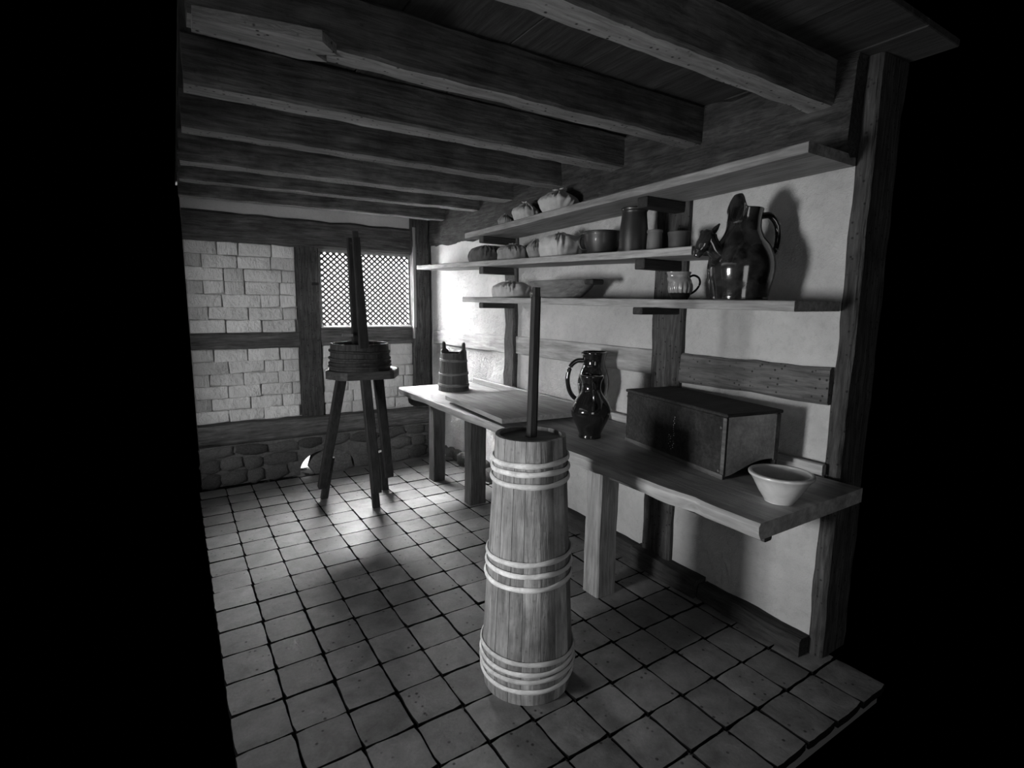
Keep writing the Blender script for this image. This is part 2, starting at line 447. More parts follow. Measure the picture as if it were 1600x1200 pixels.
# plinth with an arched drain hole near the floor
hx0, hx1 = ony(470, 740, YP).x, ony(556, 740, YP).x
hz1 = 0.215
mb = MB(); mb.box(XL, hx0, YP+0.03, yb1, 0.0, 0.36); mb.box(hx1, 2.44, YP+0.03, yb1, 0.0, 0.36); mb.box(hx0, hx1, YP+0.03, yb1, hz1, 0.36)
seg = 24; hc = (hx0+hx1)/2; hr = (hx1-hx0)/2
for i in range(seg):
    a0, a1 = PI*i/seg, PI*(i+1)/seg
    q = [(hc-hr*math.cos(a0), hz1*math.sin(a0)**0.8), (hc-hr*math.cos(a1), hz1*math.sin(a1)**0.8)]
    q = [(x, max(z, 0)) for x, z in q]
    ring = [q[0], q[1], (q[1][0], hz1+0.002), (q[0][0], hz1+0.002)]
    mb.add([(x, y, z) for y in (YP+0.03, yb1) for x, z in ring], [(0, 1, 2, 3), (7, 6, 5, 4), (0, 4, 5, 1), (1, 5, 6, 2), (2, 6, 7, 3), (3, 7, 4, 0)])
mb.obj('plinth_core', 'plinth_mortar', wb)
# plaster strip over the wall plate
boxobj('plaster_strip', XL, 2.12, YB+0.004, YB+0.03, 2.345, ZC, 'plaster_smooth', wb, 0.002)
# timbers
timber('wall_plate', (XL, YB+0.045, 2.243), (2.13, YB+0.045, 2.233), 0.15, 0.25, 'rail_timber', wb, 1, 0.012, 0.02)
timber('post', (1.077, YB+0.05, 0.52), (1.077, YB+0.05, 2.125), 0.205, 0.14, 'post_timber', wb, 2, 0.008, 0.012, up=(0, 1, 0))
timber('rail', (XL, YB+0.05, 1.262), (0.98, YB+0.05, 1.262), 0.13, 0.145, 'rail_timber', wb, 3, 0.008)
timber('window_rail', (1.175, YB+0.05, 1.280), (2.13, YB+0.05, 1.282), 0.13, 0.165, 'rail_timber', wb, 4, 0.004, 0.006)
timber('sill_beam', (XL, YB-0.04, 0.450), (2.40, YB-0.04, 0.425), 0.18, 0.165, 'rail_timber', wb, 5, 0.016, 0.02)
timber('corner_post', (2.205, YB+0.035, 0.50), (2.190, YB+0.035, ZC), 0.19, 0.17, 'post_timber', wb, 6, 0.010, up=(0, 1, 0))
for (px, py) in ((474, 530), (497, 532)):
    p = ony(px, py, YB-0.022); v, f = tube([p, p+Vector((0, 0.03, 0))], 0.012, 8); obj('peg', v, f, 'bracket_wood', wb)
# bricks
def brick_mesh(seed, L=0.215, H=0.066):
    r = random.Random(seed); bm = bmesh.new(); bmesh.ops.create_cube(bm, size=1)
    for v in bm.verts: v.co = Vector((v.co.x*L, v.co.y*0.05, v.co.z*H))
    bmesh.ops.bevel(bm, geom=list(bm.edges), offset=0.008, segments=2, affect='EDGES', profile=0.6)
    for v in bm.verts:
        n_ = noise.noise_vector(v.co*26+Vector((seed*5.1, 0, 0))); v.co += n_*0.008
    me = bpy.data.meshes.new('brick'); bm.to_mesh(me); bm.free(); me.materials.append(MATS['limewash_brick'])
    me.polygons.foreach_set('use_smooth', [True]*len(me.polygons)); return me
BM = [brick_mesh(s) for s in range(7)]
def brick_panel(x0, x1, z0, z1, parent):
    ch = 0.112; n = int(round((z1-z0)/ch)); ch = (z1-z0)/n
    for r in range(n):
        x = x0-(0.14 if r % 2 else 0.0)-rnd.uniform(0, .04)
        while x < x1-0.01:
            L = rnd.choice((0.29, 0.31, 0.27, 0.16))
            a, b_ = max(x, x0), min(x+L, x1)
            if b_-a > 0.03:
                sharecopy(rnd.choice(BM), 'brick', ((a+b_)/2, YB+0.012+rnd.uniform(-.003, .006)+0.012, z0+ch*(r+0.5)+rnd.uniform(-.002, .002)), parent,
                          (rnd.uniform(-.02, .02), rnd.uniform(-.012, .012), rnd.uniform(-.02, .02)), ((b_-a-0.007)/0.215, 1, (ch-0.006)/0.066))
            x += L
brick_panel(XL, 0.972, 1.335, 2.12, wb)
brick_panel(XL, 0.972, 0.535, 1.19, wb)
brick_panel(1.182, 2.11, 0.52, 1.197, wb)
# plinth stones
def stone_mesh(seed):
    bm = bmesh.new(); bmesh.ops.create_icosphere(bm, subdivisions=2, radius=1)
    for v in bm.verts:
        p = v.co.copy(); m_ = max(abs(p.x), abs(p.y), abs(p.z)); p = p.lerp(p/m_, 0.7)*0.58
        p += noise.noise_vector(v.co*1.4+Vector((seed*3.7, 1, 2)))*0.16; v.co = p
    me = bpy.data.meshes.new('stone'); bm.to_mesh(me); bm.free(); me.materials.append(MATS['plinth_stone'])
    me.polygons.foreach_set('use_smooth', [True]*len(me.polygons)); return me
SM = [stone_mesh(s) for s in range(9)]
for z0, z1, wmin, wmax in ((0.0, 0.13, .12, .28), (0.13, 0.25, .14, .32), (0.25, 0.35, .14, .30)):
    x = XL
    while x < 2.36:
        wd = rnd.uniform(wmin, wmax); xm = x+wd/2
        if not (z0 < 0.16 and x+wd > hx0-0.005 and x < hx1+0.005):
            sharecopy(rnd.choice(SM), 'stone', (xm, YP+0.05, (z0+z1)/2+rnd.uniform(-.008, .008)), wb, (rnd.uniform(-.15, .15), rnd.uniform(-.12, .12), rnd.uniform(-.1, .1)),
                      (wd*0.90, rnd.uniform(.07, .09), (z1-z0)*0.92))
        x += wd
p = ony(517, 742, YP)
o = sharecopy(SM[3], 'drain_stone', (ony(523, 740, YP).x, YP+0.075, 0.075), wb, (0, 0, 0), (0.345, 0.10, 0.24))

# ------------------------------------------------------------------ lattice window
win = thing('window_1', ((WX0+WX1)/2, YB+0.06, WZ0), 'small unglazed window closed by a diagonal lattice screen', 'window', kind='structure')
fy0, fy1 = YB+0.03, YB+0.065
boxobj('frame_top', WX0, WX1, fy0, fy1, WZ1-0.03, WZ1, 'window_frame_paint', win)
boxobj('frame_bottom', WX0, WX1, fy0, fy1, WZ0, WZ0+0.022, 'window_frame_paint', win)
boxobj('frame_side', WX0, WX0+0.025, fy0, fy1, WZ0+.023, WZ1-.031, 'window_frame_paint', win)
boxobj('frame_side', WX1-0.025, WX1, fy0, fy1, WZ0+.023, WZ1-.031, 'window_frame_paint', win)
boxobj('frame_post', WX1-0.005, WX1+0.028, YB-0.055, YB-0.015, WZ0-0.12, ZC-0.22, 'window_frame_paint', win, 0.004)
boxobj('window_board', WX0, WX1, YB-0.02, YB+0.03, WZ0-0.004, WZ0+0.012, 'window_frame_paint', win, 0.002)
for xm in (WX0+0.21, WX0+0.47, WX0+0.70):
    timber('mullion', (xm, YB+0.12, WZ0), (xm, YB+0.12, WZ1), 0.028, 0.028, 'lattice_lead', win, 1, 0.001, 0.004)
lx0, lx1, lz0, lz1 = WX0+0.02, WX1-0.02, WZ0+0.018, WZ1-0.026
pitch = 0.057
def clipseg(x, z, dx, dz):
    t0, t1 = -9, 9
    for a, d, lo, hi in ((x, dx, lx0, lx1), (z, dz, lz0, lz1)):
        u, v_ = (lo-a)/d, (hi-a)/d
        if u > v_: u, v_ = v_, u
        t0, t1 = max(t0, u), min(t1, v_)
    return (t0, t1) if t1-t0 > 0.02 else None
for sgn in (1, -1):
    k = -20
    while k < 40:
        x = lx0+k*pitch; r_ = clipseg(x, lz0 if sgn > 0 else lz0, 0.74, 0.67*sgn) if sgn > 0 else clipseg(x, lz1, 0.74, -0.67)
        if r_:
            z = lz0 if sgn > 0 else lz1
            a = Vector((x+0.74*r_[0], YB+0.046+0.006*sgn, z+0.67*sgn*r_[0])); b_ = Vector((x+0.74*r_[1], YB+0.046+0.006*sgn, z+0.67*sgn*r_[1]))
            timber('lattice_strip', a, b_, 0.0165, 0.006, 'lattice_lead', win, k, 0.0006, 0.001, 0.4, up=(0, 1, 0))
        k += 1
# iron latch beside the window
p = ony(492, 444, YB-0.03)
boxobj('latch', p.x-0.03, p.x+0.035, YB-0.045, YB-0.012, p.z-0.012, p.z+0.015, 'iron', win, 0.003)
# overcast sky seen through the window and the drain
mb = MB(); mb.add([(0.75, 6.5, -1.2), (2.75, 6.5, -1.2), (2.75, 6.5, 3.3), (0.75, 6.5, 3.3), (0.75, 6.52, -1.2), (2.75, 6.52, -1.2), (2.75, 6.52, 3.3), (0.75, 6.52, 3.3)],
                  [(0, 1, 2, 3), (7, 6, 5, 4), (0, 4, 5, 1), (1, 5, 6, 2), (2, 6, 7, 3), (3, 7, 4, 0)])
tag(mb.obj('sky', 'overcast_daylight'), 'white overcast sky seen through the lattice window', 'sky', kind='structure')

# ------------------------------------------------------------------ side wall with shelves
wr = thing('wall_right', (W, 3.0, 0), 'white plastered side wall with rough timber posts and rails', 'wall', kind='structure')
xw = W+0.02
mb = MB(); q = [(xw, YN), (xw, 4.25), (xw-0.045, 4.8), (xw-0.10, 5.30), (xw-0.10, 5.32), (xw+0.16, 5.62), (xw+0.16, YN)]
k = len(q); mb.add([(x, y, z) for z in (0.0, 2.62) for x, y in q], [tuple(range(k)), tuple(range(2*k-1, k-1, -1))]+[(i, (i+1) % k, k+(i+1) % k, k+i) for i in range(k)])
mb.obj('plaster_wall', 'plaster', wr)
P2a, P2b, P3a, P3b = 3.735, 3.905, 2.005, 2.225
TP = thing('trim_1', (W, 3.1, 2.2), 'rough hewn wall plate timber under the joist ends', 'timber', kind='structure')
timber('wall_plate', (W+0.01, YN+.02, 2.415), (W-0.01, 5.28, 2.40), 0.17, 0.40, 'beam_timber_y', TP, 31, 0.03, 0.03, 0.06, freq=6)
timber('post', (W+0.045, (P2a+P2b)/2, 0.80), (W+0.045, (P2a+P2b)/2, 2.30), P2b-P2a, 0.12, 'post_timber', wr, 32, 0.018, 0.012, 0.07, up=(1, 0, 0))
timber('post', (W+0.045, (P3a+P3b)/2, 0.06), (W+0.040, (P3a+P3b)/2, 2.30), P3b-P3a, 0.12, 'post_timber', wr, 33, 0.010, 0.012, 0.07, up=(1, 0, 0))
timber('end_post', (W+0.12, YN-0.005, 0.0), (W+0.12, YN-0.005, 2.60), 0.07, 0.22, 'post_timber', wr, 40, 0.008, 0.012, 0.07, up=(1, 0, 0))
timber('rail', (W+0.055, P2b-.01, 1.266), (W-0.03, 5.24, 1.262), 0.10, 0.145, 'rail_pale_y', wr, 34, 0.010, 0.008, 0.07)
timber('rail', (W+0.05, P3b-.01, 1.275), (W+0.05, P2a+.01, 1.275), 0.10, 0.148, 'rail_pale_y', wr, 35, 0.003, 0.006, 0.07)
timber('rail', (W+0.045, YN+.03, 1.265), (W+0.045, P3a+.01, 1.263), 0.11, 0.165, 'rail_timber_y', wr, 36, 0.010, 0.012, 0.07)
BB = thing('baseboard_right', (W, 2.4, 0), 'rough sole plate timbers and stones along the foot of the plastered wall', 'sole plate', kind='structure')
timber('sole_plate', (W-0.005, YN+.02, 0.035), (W-0.005, P3a-0.25, 0.035), 0.12, 0.10, 'beam_timber_y', BB, 37, 0.012, 0.015, 0.06)
timber('sole_plate', (W-0.015, P3a-0.24, 0.045), (W-0.015, P3b+0.03, 0.05), 0.13, 0.12, 'beam_timber_y', BB, 38, 0.006, 0.012, 0.06)
timber('sole_plate', (W-0.005, P3b+0.04, 0.04), (W-0.005, 3.6, 0.04), 0.11, 0.12, 'beam_timber_y', BB, 39, 0.010, 0.015, 0.06)
for (px, py) in ((1022, 584), (1053, 593)):
    p = onx(px, py, W-0.022); v, f = tube([p, p+Vector((0.03, 0, 0))], 0.011, 8); obj('peg', v, f, 'bracket_wood', wr)
y = 3.62
while y < 5.0:
    wd = rnd.uniform(.09, .2)
    sharecopy(rnd.choice(SM), 'stone', (W-0.02, y+wd/2, 0.05+rnd.uniform(0, .03)), BB, (rnd.uniform(-.2, .2), 0, rnd.uniform(-.2, .2)), (0.13, wd*0.8, rnd.uniform(.08, .13)))
    y += wd

# ------------------------------------------------------------------ unseen side window, opening sized for the daylight it lets in
wl = thing('wall_left', (-1.3, 1.9, 0), 'plain plastered wall holding the side window', 'wall', kind='structure')
mb = MB(); X0, X1 = -1.45, -1.30
mb.box(X0, X1, 0.2, 1.10, 0, 2.6); mb.box(X0, X1, 3.60, 3.75, 0, 2.6); mb.box(X0, X1, 1.10, 3.60, 0, 0.64); mb.box(X0, X1, 1.10, 3.60, 1.62, 2.6)
mb.obj('plaster_wall', 'plaster', wl)
w2 = thing('window_2', (-1.38, 2.35, 0.64), 'long side window with upright bars and crossbars', 'window', kind='structure')
for yy in (1.46, 1.82, 2.17, 2.53, 2.89, 3.24): boxobj('mullion', -1.39, -1.365, yy-.0125, yy+.0125, 0.64, 1.60, 'lattice_lead', w2, 0.003)
for i in range(1, 8):
    zz = 0.64+0.12*i; boxobj('glazing_bar', -1.364, -1.354, 1.10, 3.60, zz-.012, zz+.012, 'lattice_lead', w2, 0.003)

# ------------------------------------------------------------------ shelves
def shelf(name, y0, z0, y1, z1, th, label, brackets, seed, xf=2.05):
    t = thing(name, (2.25, (y0+y1)/2, min(z0, z1)-th), label, 'shelf', 'three wall shelves')
    timber('board', (xf+0.1725, y0, z0-th/2), (xf+0.1725, y1, z1-th/2), 0.345, th, 'shelf_wood', t, seed, 0.003, 0.004, 0.12)
    for yb_, hh in brackets:
        zz = z0+(z1-z0)*(yb_-y0)/(y1-y0)-th
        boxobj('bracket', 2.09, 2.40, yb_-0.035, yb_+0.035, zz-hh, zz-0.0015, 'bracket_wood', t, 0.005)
    return lambda y: z0+(z1-z0)*(y-y0)/(y1-y0)
ZT = shelf('wall_shelf', 1.18, 2.222, 3.98, 2.180, 0.042, 'uppermost plank shelf, just below the joists, carrying three cloth bundles', ((2.06, .055), (3.78, .05)), 51)
ZM = shelf('wall_shelf', 1.69, 1.882, 5.02, 1.982, 0.040, 'middle plank shelf, reaching back to the window corner, crowded with parcels and pots', ((2.06, .055), (3.78, .055)), 52)
ZL = shelf('wall_shelf', 1.18, 1.631, 4.03, 1.668, 0.042, 'lowest plank shelf, carrying a long wooden dish and glazed jugs', ((2.06, .04), (3.78, .045)), 53)

# ------------------------------------------------------------------ bench
bench = thing('work_bench', (2.0, 2.8, 0), 'long thick plank work bench on heavy legs along the plastered wall', 'bench')
BX = 1.64
def bench_top():
    n = 60; v = []; f = []
    y0, y1 = 1.0, onz(624, 605, BZ).y
    for i in range(n+1):
        y = y0+(y1-y0)*i/n
        wob = 0.012*noise.noise(Vector((y*2.1, 3, 0)))+0.006*noise.noise(Vector((y*9, 1, 0)))
        notch = 0.03*math.exp(-((y-1.30)/0.06)**2) + 0.02*math.exp(-((y-1.95)/0.05)**2)
        th = 0.062+0.012*noise.noise(Vector((y*3.2, 7, 0)))
        xf = BX+0.02*math.exp(-((y-2.3)/.5)**2)*0+wob+notch*0.6
        ring = [(xf+0.016, BZ-th), (xf+0.002+notch*.4, BZ-th*0.62), (xf, BZ-0.012), (xf+0.010, BZ-0.001*0), (2.30, BZ), (2.355, BZ), (2.355, BZ-0.06)]
        for x, z in ring: v.append((x, y, z))
    m_ = 7
    for i in range(n):
        for j in range(m_): f.append((i*m_+j, i*m_+(j+1) % m_, (i+1)*m_+(j+1) % m_, (i+1)*m_+j))
    f.append(tuple(range(m_))); f.append(tuple(n*m_+m_-1-j for j in range(m_)))
    return obj('top', v, f, 'bench_wood', bench, smooth=30)
bench_top()
TS = thing('trim_2', (2.375, 2.8, BZ), 'narrow wooden strip fixed to the wall along the back of the bench', 'strip', kind='structure')
timber('back_strip', (2.376, YN+.01, BZ+0.027), (2.376, 4.42, BZ+0.023), 0.030, 0.05, 'bench_wood', TS, 61, 0.002, 0.004)
def bench_leg(x, y, dx, dy, seed, mt, ztop=0.80):
    timber('leg', (x+dx/2, y+dy/2, 0.0), (x+dx/2+0.01, y+dy/2+0.01, ztop), dx, dy, mt, bench, seed, 0.006, 0.008, 0.08, up=(0, 1, 0), freq=3)
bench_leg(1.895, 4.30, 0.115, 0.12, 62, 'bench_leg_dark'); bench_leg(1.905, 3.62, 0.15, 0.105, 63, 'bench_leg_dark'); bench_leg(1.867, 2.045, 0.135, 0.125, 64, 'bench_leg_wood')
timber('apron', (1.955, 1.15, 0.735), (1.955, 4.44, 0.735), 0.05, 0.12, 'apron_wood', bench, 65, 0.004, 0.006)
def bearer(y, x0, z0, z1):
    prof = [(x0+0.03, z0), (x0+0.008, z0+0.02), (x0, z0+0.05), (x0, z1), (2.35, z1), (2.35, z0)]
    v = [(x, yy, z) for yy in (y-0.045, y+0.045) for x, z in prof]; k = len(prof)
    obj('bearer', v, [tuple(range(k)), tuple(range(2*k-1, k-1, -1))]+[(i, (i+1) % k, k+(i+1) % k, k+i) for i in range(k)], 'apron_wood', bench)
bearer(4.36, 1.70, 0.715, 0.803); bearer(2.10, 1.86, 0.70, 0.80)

# ------------------------------------------------------------------ staved vessels
def stave_set(parent, c, n, rf, z0, z1, th, mat, seed, name='stave', tall=None, levels=7):
    r_ = random.Random(seed); c = Vector(c)
    cuts = [0.0]
    for i in range(n): cuts.append(cuts[-1]+r_.uniform(0.8, 1.2))
    cuts = [x/cuts[-1]*2*PI for x in cuts]
    for i in range(n):
        a0, a1 = cuts[i], cuts[i+1]; g = 0.0009/rf(z0)
        top = z1+(tall or {}).get(i, 0.0); dr = r_.uniform(-.0012, .0012); v = []; f = []; K = 4
        for l in range(levels):
            z = z0+(top-z0)*l/(levels-1)
            for side in (0, 1):
                for k in range(K):
                    a = a0+g+(a1-a0-2*g)*k/(K-1)
                    R_ = rf(min(z, z1+0.02))+dr-(th if side else 0)
                    if not side and k in (0, K-1): R_ -= 0.0007
                    v.append(c+Vector((math.cos(a)*R_, math.sin(a)*R_, z)))
        m_ = 2*K
        order = list(range(K))+list(range(2*K-1, K-1, -1))
        for l in range(levels-1):
            for k in range(m_):
                p, q = order[k], order[(k+1) % m_]
                f.append((l*m_+p, l*m_+q, (l+1)*m_+q, (l+1)*m_+p))
        f.append(tuple(order)); f.append(tuple((levels-1)*m_+k for k in reversed(order)))
        obj(name, v, f, mat, parent, smooth=35)
def hoop(parent, c, r, z, rh, flat, mat, seed, wob=0.003):
    r_ = random.Random(seed); n = 56; ph = r_.uniform(0, 6); tilt = r_.uniform(-.006, .006); pts = []
    for i in range(n):
        a = 2*PI*i/n
        pts.append(Vector(c)+Vector((math.cos(a)*(r+0.001*math.sin(3*a+ph)), math.sin(a)*(r+0.001*math.sin(2*a+ph)), z+wob*math.sin(a+ph)+tilt*math.cos(a)+0.0012*math.sin(5*a+ph))))
    rad = [rh*(1+0.12*math.sin(7*2*PI*i/n+ph)*math.sin(2*PI*i/n)) for i in range(n)]
    v, f = tube(pts, rad, 8, flat=flat, flatdir=(0, 0, 1), closed=True)
    # a tapering lap where the split rod overlaps itself
    return obj('hoop', v, f, mat, parent, smooth=60)
def zfront(px, py, c, r):
    d = ray(px, py); D = Vector((c[0], c[1])).length-r
    return HCAM+d.z*D/Vector((d.x, d.y)).length

# plunger churn
CC = (1.197, 1.743, 0.0)
ch = thing('plunger_churn', CC, 'tall tapering staved wooden churn bound with three bands of pale hoops', 'churn')
def rch(z): return 0.186+0.010*min(z/0.12, 1)-0.0*z-0.052*max(0, (z-0.12)/0.97)
CZ = 1.085
stave_set(ch, CC, 17, rch, 0.0, CZ, 0.017, 'churn_wood', 71, levels=10)
for i, py in enumerate((729, 745, 761, 884, 902, 921, 1039, 1052, 1065, 1079)):
    r = 0.16+0.03*(py-729)/350; z = zfront(822, py, CC, r)
    hoop(ch, CC, rch(z)+0.005, z, 0.0074 if py < 1030 else 0.0068, 1.5, 'churn_hoop_wood', 80+i, 0.005)
v, f = lathe((CC[0], CC[1], 0), [(0.022, CZ-0.040), (rch(CZ)-0.019, CZ-0.040), (rch(CZ)-0.019, CZ-0.016), (0.05, CZ-0.014), (0.024, CZ-0.012), (0.022, CZ-0.016)], 40)
obj('lid', v, f, 'churn_lid_wood', ch, smooth=40)
v, f = lathe((CC[0], CC[1], 0), [(0.004, 0.02), (0.165, 0.02), (0.165, 0.04), (0.004, 0.04)], 32)
obj('bottom', v, f, 'churn_lid_wood', ch)
da = Vector((CC[0]+0.002, CC[1]-0.004, CZ-0.014)); dtop = ony(838, 449, CC[1])
dz = thing('churn_dasher', (CC[0], CC[1], 0.06), 'dark upright dasher staff standing up out of the tall churn', 'dasher')
dlow = da+(da-dtop)*((da.z-0.07)/(dtop.z-da.z))
v, f = tube([dlow, da], 0.014, 8); obj('rod', v, f, 'dasher_wood', dz)
dm = da.lerp(dtop, 0.94)
timber('staff', da+Vector((0, 0, -0.002)), dm, 0.040, 0.040, 'dasher_wood', dz, 91, 0.001, 0.009, 0.06, up=(0.3, 1, 0), taper=0.86)
timber('staff_end', dm, dtop, 0.028, 0.028, 'dasher_wood', dz, 92, 0.0005, 0.004, 0.03, up=(0.3, 1, 0))
v, f = lathe((CC[0], CC[1], 0), [(0.004, 0.055), (0.09, 0.055), (0.09, 0.075), (0.004, 0.075)], 24); obj('plunger', v, f, 'dasher_wood', dz)

# lugged pail on the bench
pb = onz(709, 609, BZ); s = mpp(pb); PC = (pb.x, pb.y, BZ)
pail = thing('lugged_pail', PC, 'small dark staved pail with two raised lugs on the far end of the bench', 'pail')
PH = 57*s*1.02; rb, rt = 24.0*s, 20.0*s
def rpl(z): return rb+(rt-rb)*min(1, (z-BZ)/PH)
PC0 = (PC[0], PC[1], 0)
stave_set(pail, PC0, 12, rpl, BZ, BZ+PH, 0.010, 'pail_wood', 101)
v, f = lathe(PC0, [(0.004, BZ+0.01), (rb-0.012, BZ+0.01), (rb-0.012, BZ+0.02), (0.004, BZ+0.02)], 24); obj('bottom', v, f, 'pail_wood', pail)
for i, zz in enumerate((0.14, 0.17, 0.44, 0.47, 0.79, 0.82)):
    z = BZ+PH*zz; hoop(pail, PC0, rpl(z)+0.002, z, 0.0042, 1.5, 'pail_hoop_wood', 110+i, 0.001)
for sg in (-1, 1):
    ang = -YAW - 0.55 + (PI if sg < 0 else 0); cx, cy = PC[0]+math.cos(ang)*(rt-0.004), PC[1]+math.sin(ang)*(rt-0.004)
    t = Vector((math.cos(ang), math.sin(ang), 0)); u = Vector((-math.sin(ang), math.cos(ang), 0))
    prof = [(-0.052, 0), (-0.040, 0.022), (-0.022, 0.034), (-0.016, 0.078), (-0.007, 0.094), (0.007, 0.094), (0.016, 0.078), (0.022, 0.034), (0.040, 0.022), (0.052, 0)]
    v = []
    for off in (-0.006, 0.006):
        for q, h in prof:
            bend = -q*q/(2*rt)
            v.append(Vector((cx, cy, BZ+PH-0.003+h))+u*q+t*(off+bend))
    k = len(prof); obj('lug', v, [tuple(range(k)), tuple(range(2*k-1, k-1, -1))]+[(i, (i+1) % k, k+(i+1) % k, k+i) for i in range(k)], 'pail_wood', pail)

# flat board on two battens
z1 = BZ+0.052
brd = thing('wooden_board', (2.05, 3.2, BZ), 'wide flat wooden board lying on the bench between the pail and jugs', 'board')
c_ = [onz(620+.2125*x, 480+.2125*y, z1) for x, y in ((358, 650), (735, 630))]
ya, yn = c_[0].y, 2.62
xa0, xa1 = c_[0].x, 2.335
def slab(name, q, z0, z1, mat, parent):
    v = [(x, y, z0) for x, y in q]+[(x, y, z1) for x, y in q]; k = len(q)
    return obj(name, v, [tuple(range(k-1, -1, -1)), tuple(range(k, 2*k))]+[(i, (i+1) % k, k+(i+1) % k, k+i) for i in range(k)], mat, parent)
slab('panel', [(xa0, ya), (xa0-0.06, yn+0.06), (xa1-0.16, yn), (xa1, yn+0.17), (xa1, ya-0.02)], z1-0.030, z1, 'board_wood', brd)
for yy in (ya-0.25, yn+0.35): boxobj('batten', xa0+0.03, xa1-0.03, yy-0.03, yy+0.03, BZ, z1-0.030, 'apron_wood', brd, 0.003)

# ------------------------------------------------------------------ three legged stool with tub
SZ = 1.09
st = thing('tall_stool', (1.2, 4.17, 0), 'tall dark three legged stool standing in front of the window', 'stool')
ov = [(0.945, 4.16), (1.015, 4.00), (1.06, 3.97), (1.375, 3.93), (1.41, 3.94), (1.525, 4.14), (1.48, 4.40), (1.04, 4.44)]
v = [(x, y, z) for z in (SZ-0.062, SZ-0.008) for x, y in ov]+[(1.2+(x-1.2)*.985, 4.17+(y-4.17)*.985, SZ) for x, y in ov]; k = len(ov)
f = [tuple(range(k-1, -1, -1)), tuple(range(2*k, 3*k))]+[(a*k+i, a*k+(i+1) % k, (a+1)*k+(i+1) % k, (a+1)*k+i) for a in (0, 1) for i in range(k)]
obj('seat', v, f, 'stool_top_wood', st)
feet = [(onz(503, 779, 0), (1.055, 4.13), 0.30), (onz(590, 795, 0), (1.215, 4.04), 0.0), (onz(607, 765, 0), (1.345, 4.13), 0.2)]
for i, (ft, tp, tw) in enumerate(feet):
    tpv = Vector((tp[0], tp[1], SZ-0.064)); d = tpv-ft
    side = Vector((d.y, -d.x, 0)).normalized() if i != 1 else Vector((1, 0, 0))
    off = Vector(((0.018, 0, 0), (0.0, 0.03, 0), (-0.022, 0.02, 0))[i])
    lg = timber('leg', ft+d*0.13*(1 if i else 0.8)+Vector(((-0.012, 0, 0), (0.004, -0.012, 0), (0.012, -0.01, 0))[i]), tpv, 0.070, 0.055, 'stool_wood', st, 120+i, 0.002, 0.006, up=(0, 1, 0), taper=1.05)
    timber('splice', ft+off, ft+d*0.36+off, 0.058, 0.036, 'stool_wood', lg, 130+i, 0.002, 0.005, up=(0, 1, 0))
for i in (0, 2):
    ft, tp, tw = feet[i]

# tub with two tall uprights
TC = (1.222, 4.185, 0); TR = 0.222
tub = thing('staved_tub', (TC[0], TC[1], SZ), 'low dark staved tub with two tall uprights, sitting on the stool', 'tub')
def rtb(z): return TR*1.05-0.05*(z-SZ)*TR/0.2
TH = 0.205
stave_set(tub, TC, 16, rtb, SZ+0.001, SZ+TH, 0.016, 'tub_wood', 141, levels=4)
v, f = lathe(TC, [(0.004, SZ+0.012), (TR*1.03-0.017, SZ+0.012), (TR*1.03-0.017, SZ+0.026), (0.004, SZ+0.026)], 32); obj('bottom', v, f, 'tub_wood', tub)
for i, zz in enumerate((0.03, 0.055, 0.09, 0.145)):
    hoop(tub, TC, rtb(SZ+zz)+0.004, SZ+zz, 0.008, 1.3, 'tub_wood', 150+i, 0.003)
yf, yk = TC[1]-TR-0.035, TC[1]+0.03
def upright(pxs, yplane, th, nm, seed):
    (xa, ya_), (xb, yb_), wa, wb_ = pxs
    a, b_ = ony(xa, ya_, yplane), ony(xb, yb_, yplane); s_ = mpp(a)
    return timber(nm, a, b_, wa*s_, th, 'stool_wood', tub, seed, 0.0015, 0.005, 0.08, up=(0, 1, 0), taper=wb_/wa)
upright(((568.5, 544), (556, 371), 15, 11), yf, 0.035, 'upright', 160)
upright(((557, 566), (547, 372), 10, 10), yk, 0.035, 'upright', 161)
upright(((555.3, 374), (554.6, 361), 10, 9), yf, 0.018, 'tenon', 162)
p = ony(552, 366, yk); v, f = tube([ony(549, 380, yk), ony(549, 380, yf)], 0.008, 8); obj('pin', v, f, 'stool_wood', tub)
pegp = ony(545, 524, TC[1]-0.05)
v, f = tube([pegp+Vector((-0.05, 0, 0.0)), pegp+Vector((0.03, 0, 0))], 0.012, 8); obj('crosspin', v, f, 'pail_hoop_wood', tub)

# ------------------------------------------------------------------ jugs on the bench
def pxprof(p, s): return [(r*s, h*s) for r, h in p]
fj = onz(921.5, 683, BZ); s = mpp(fj)
jug1 = thing('glazed_jug', (fj.x, fj.y, BZ), 'squat round bellied black glazed jug at the front of the bench', 'jug')
v, f = lathe((fj.x, fj.y, BZ), vessel(pxprof([(12, 0), (17, 0.3), (17.5, 3), (17, 6), (21, 16), (27, 29), (30.5, 40), (30, 47), (25, 58), (17.5, 69), (14.5, 77), (15, 86), (18, 94), (18.4, 97), (16.5, 98)], s), 0.006), 48)
obj('body', v, f, 'black_glaze', jug1, smooth=70)
hd = Vector((-fj.x*0.75, -fj.y, 0)).normalized()
P = lambda r, h: Vector((fj.x, fj.y, BZ))+hd*(r*s)+Vector((0, 0, h*s))
tubeobj('handle', catmull([P(15, 88), P(24, 86), P(30, 76), P(32, 64), P(29.5, 51), P(26, 46)], 6), 2.6*s, 'black_glaze', jug1, 10)
bj = Vector((2.252, 2.575, BZ)); s = mpp(bj)
jug2 = thing('glazed_jug', bj, 'tall black glazed jug with a big side handle, behind the squat one', 'jug')
H2 = (ony(931, 549, bj.y).z-BZ)/s
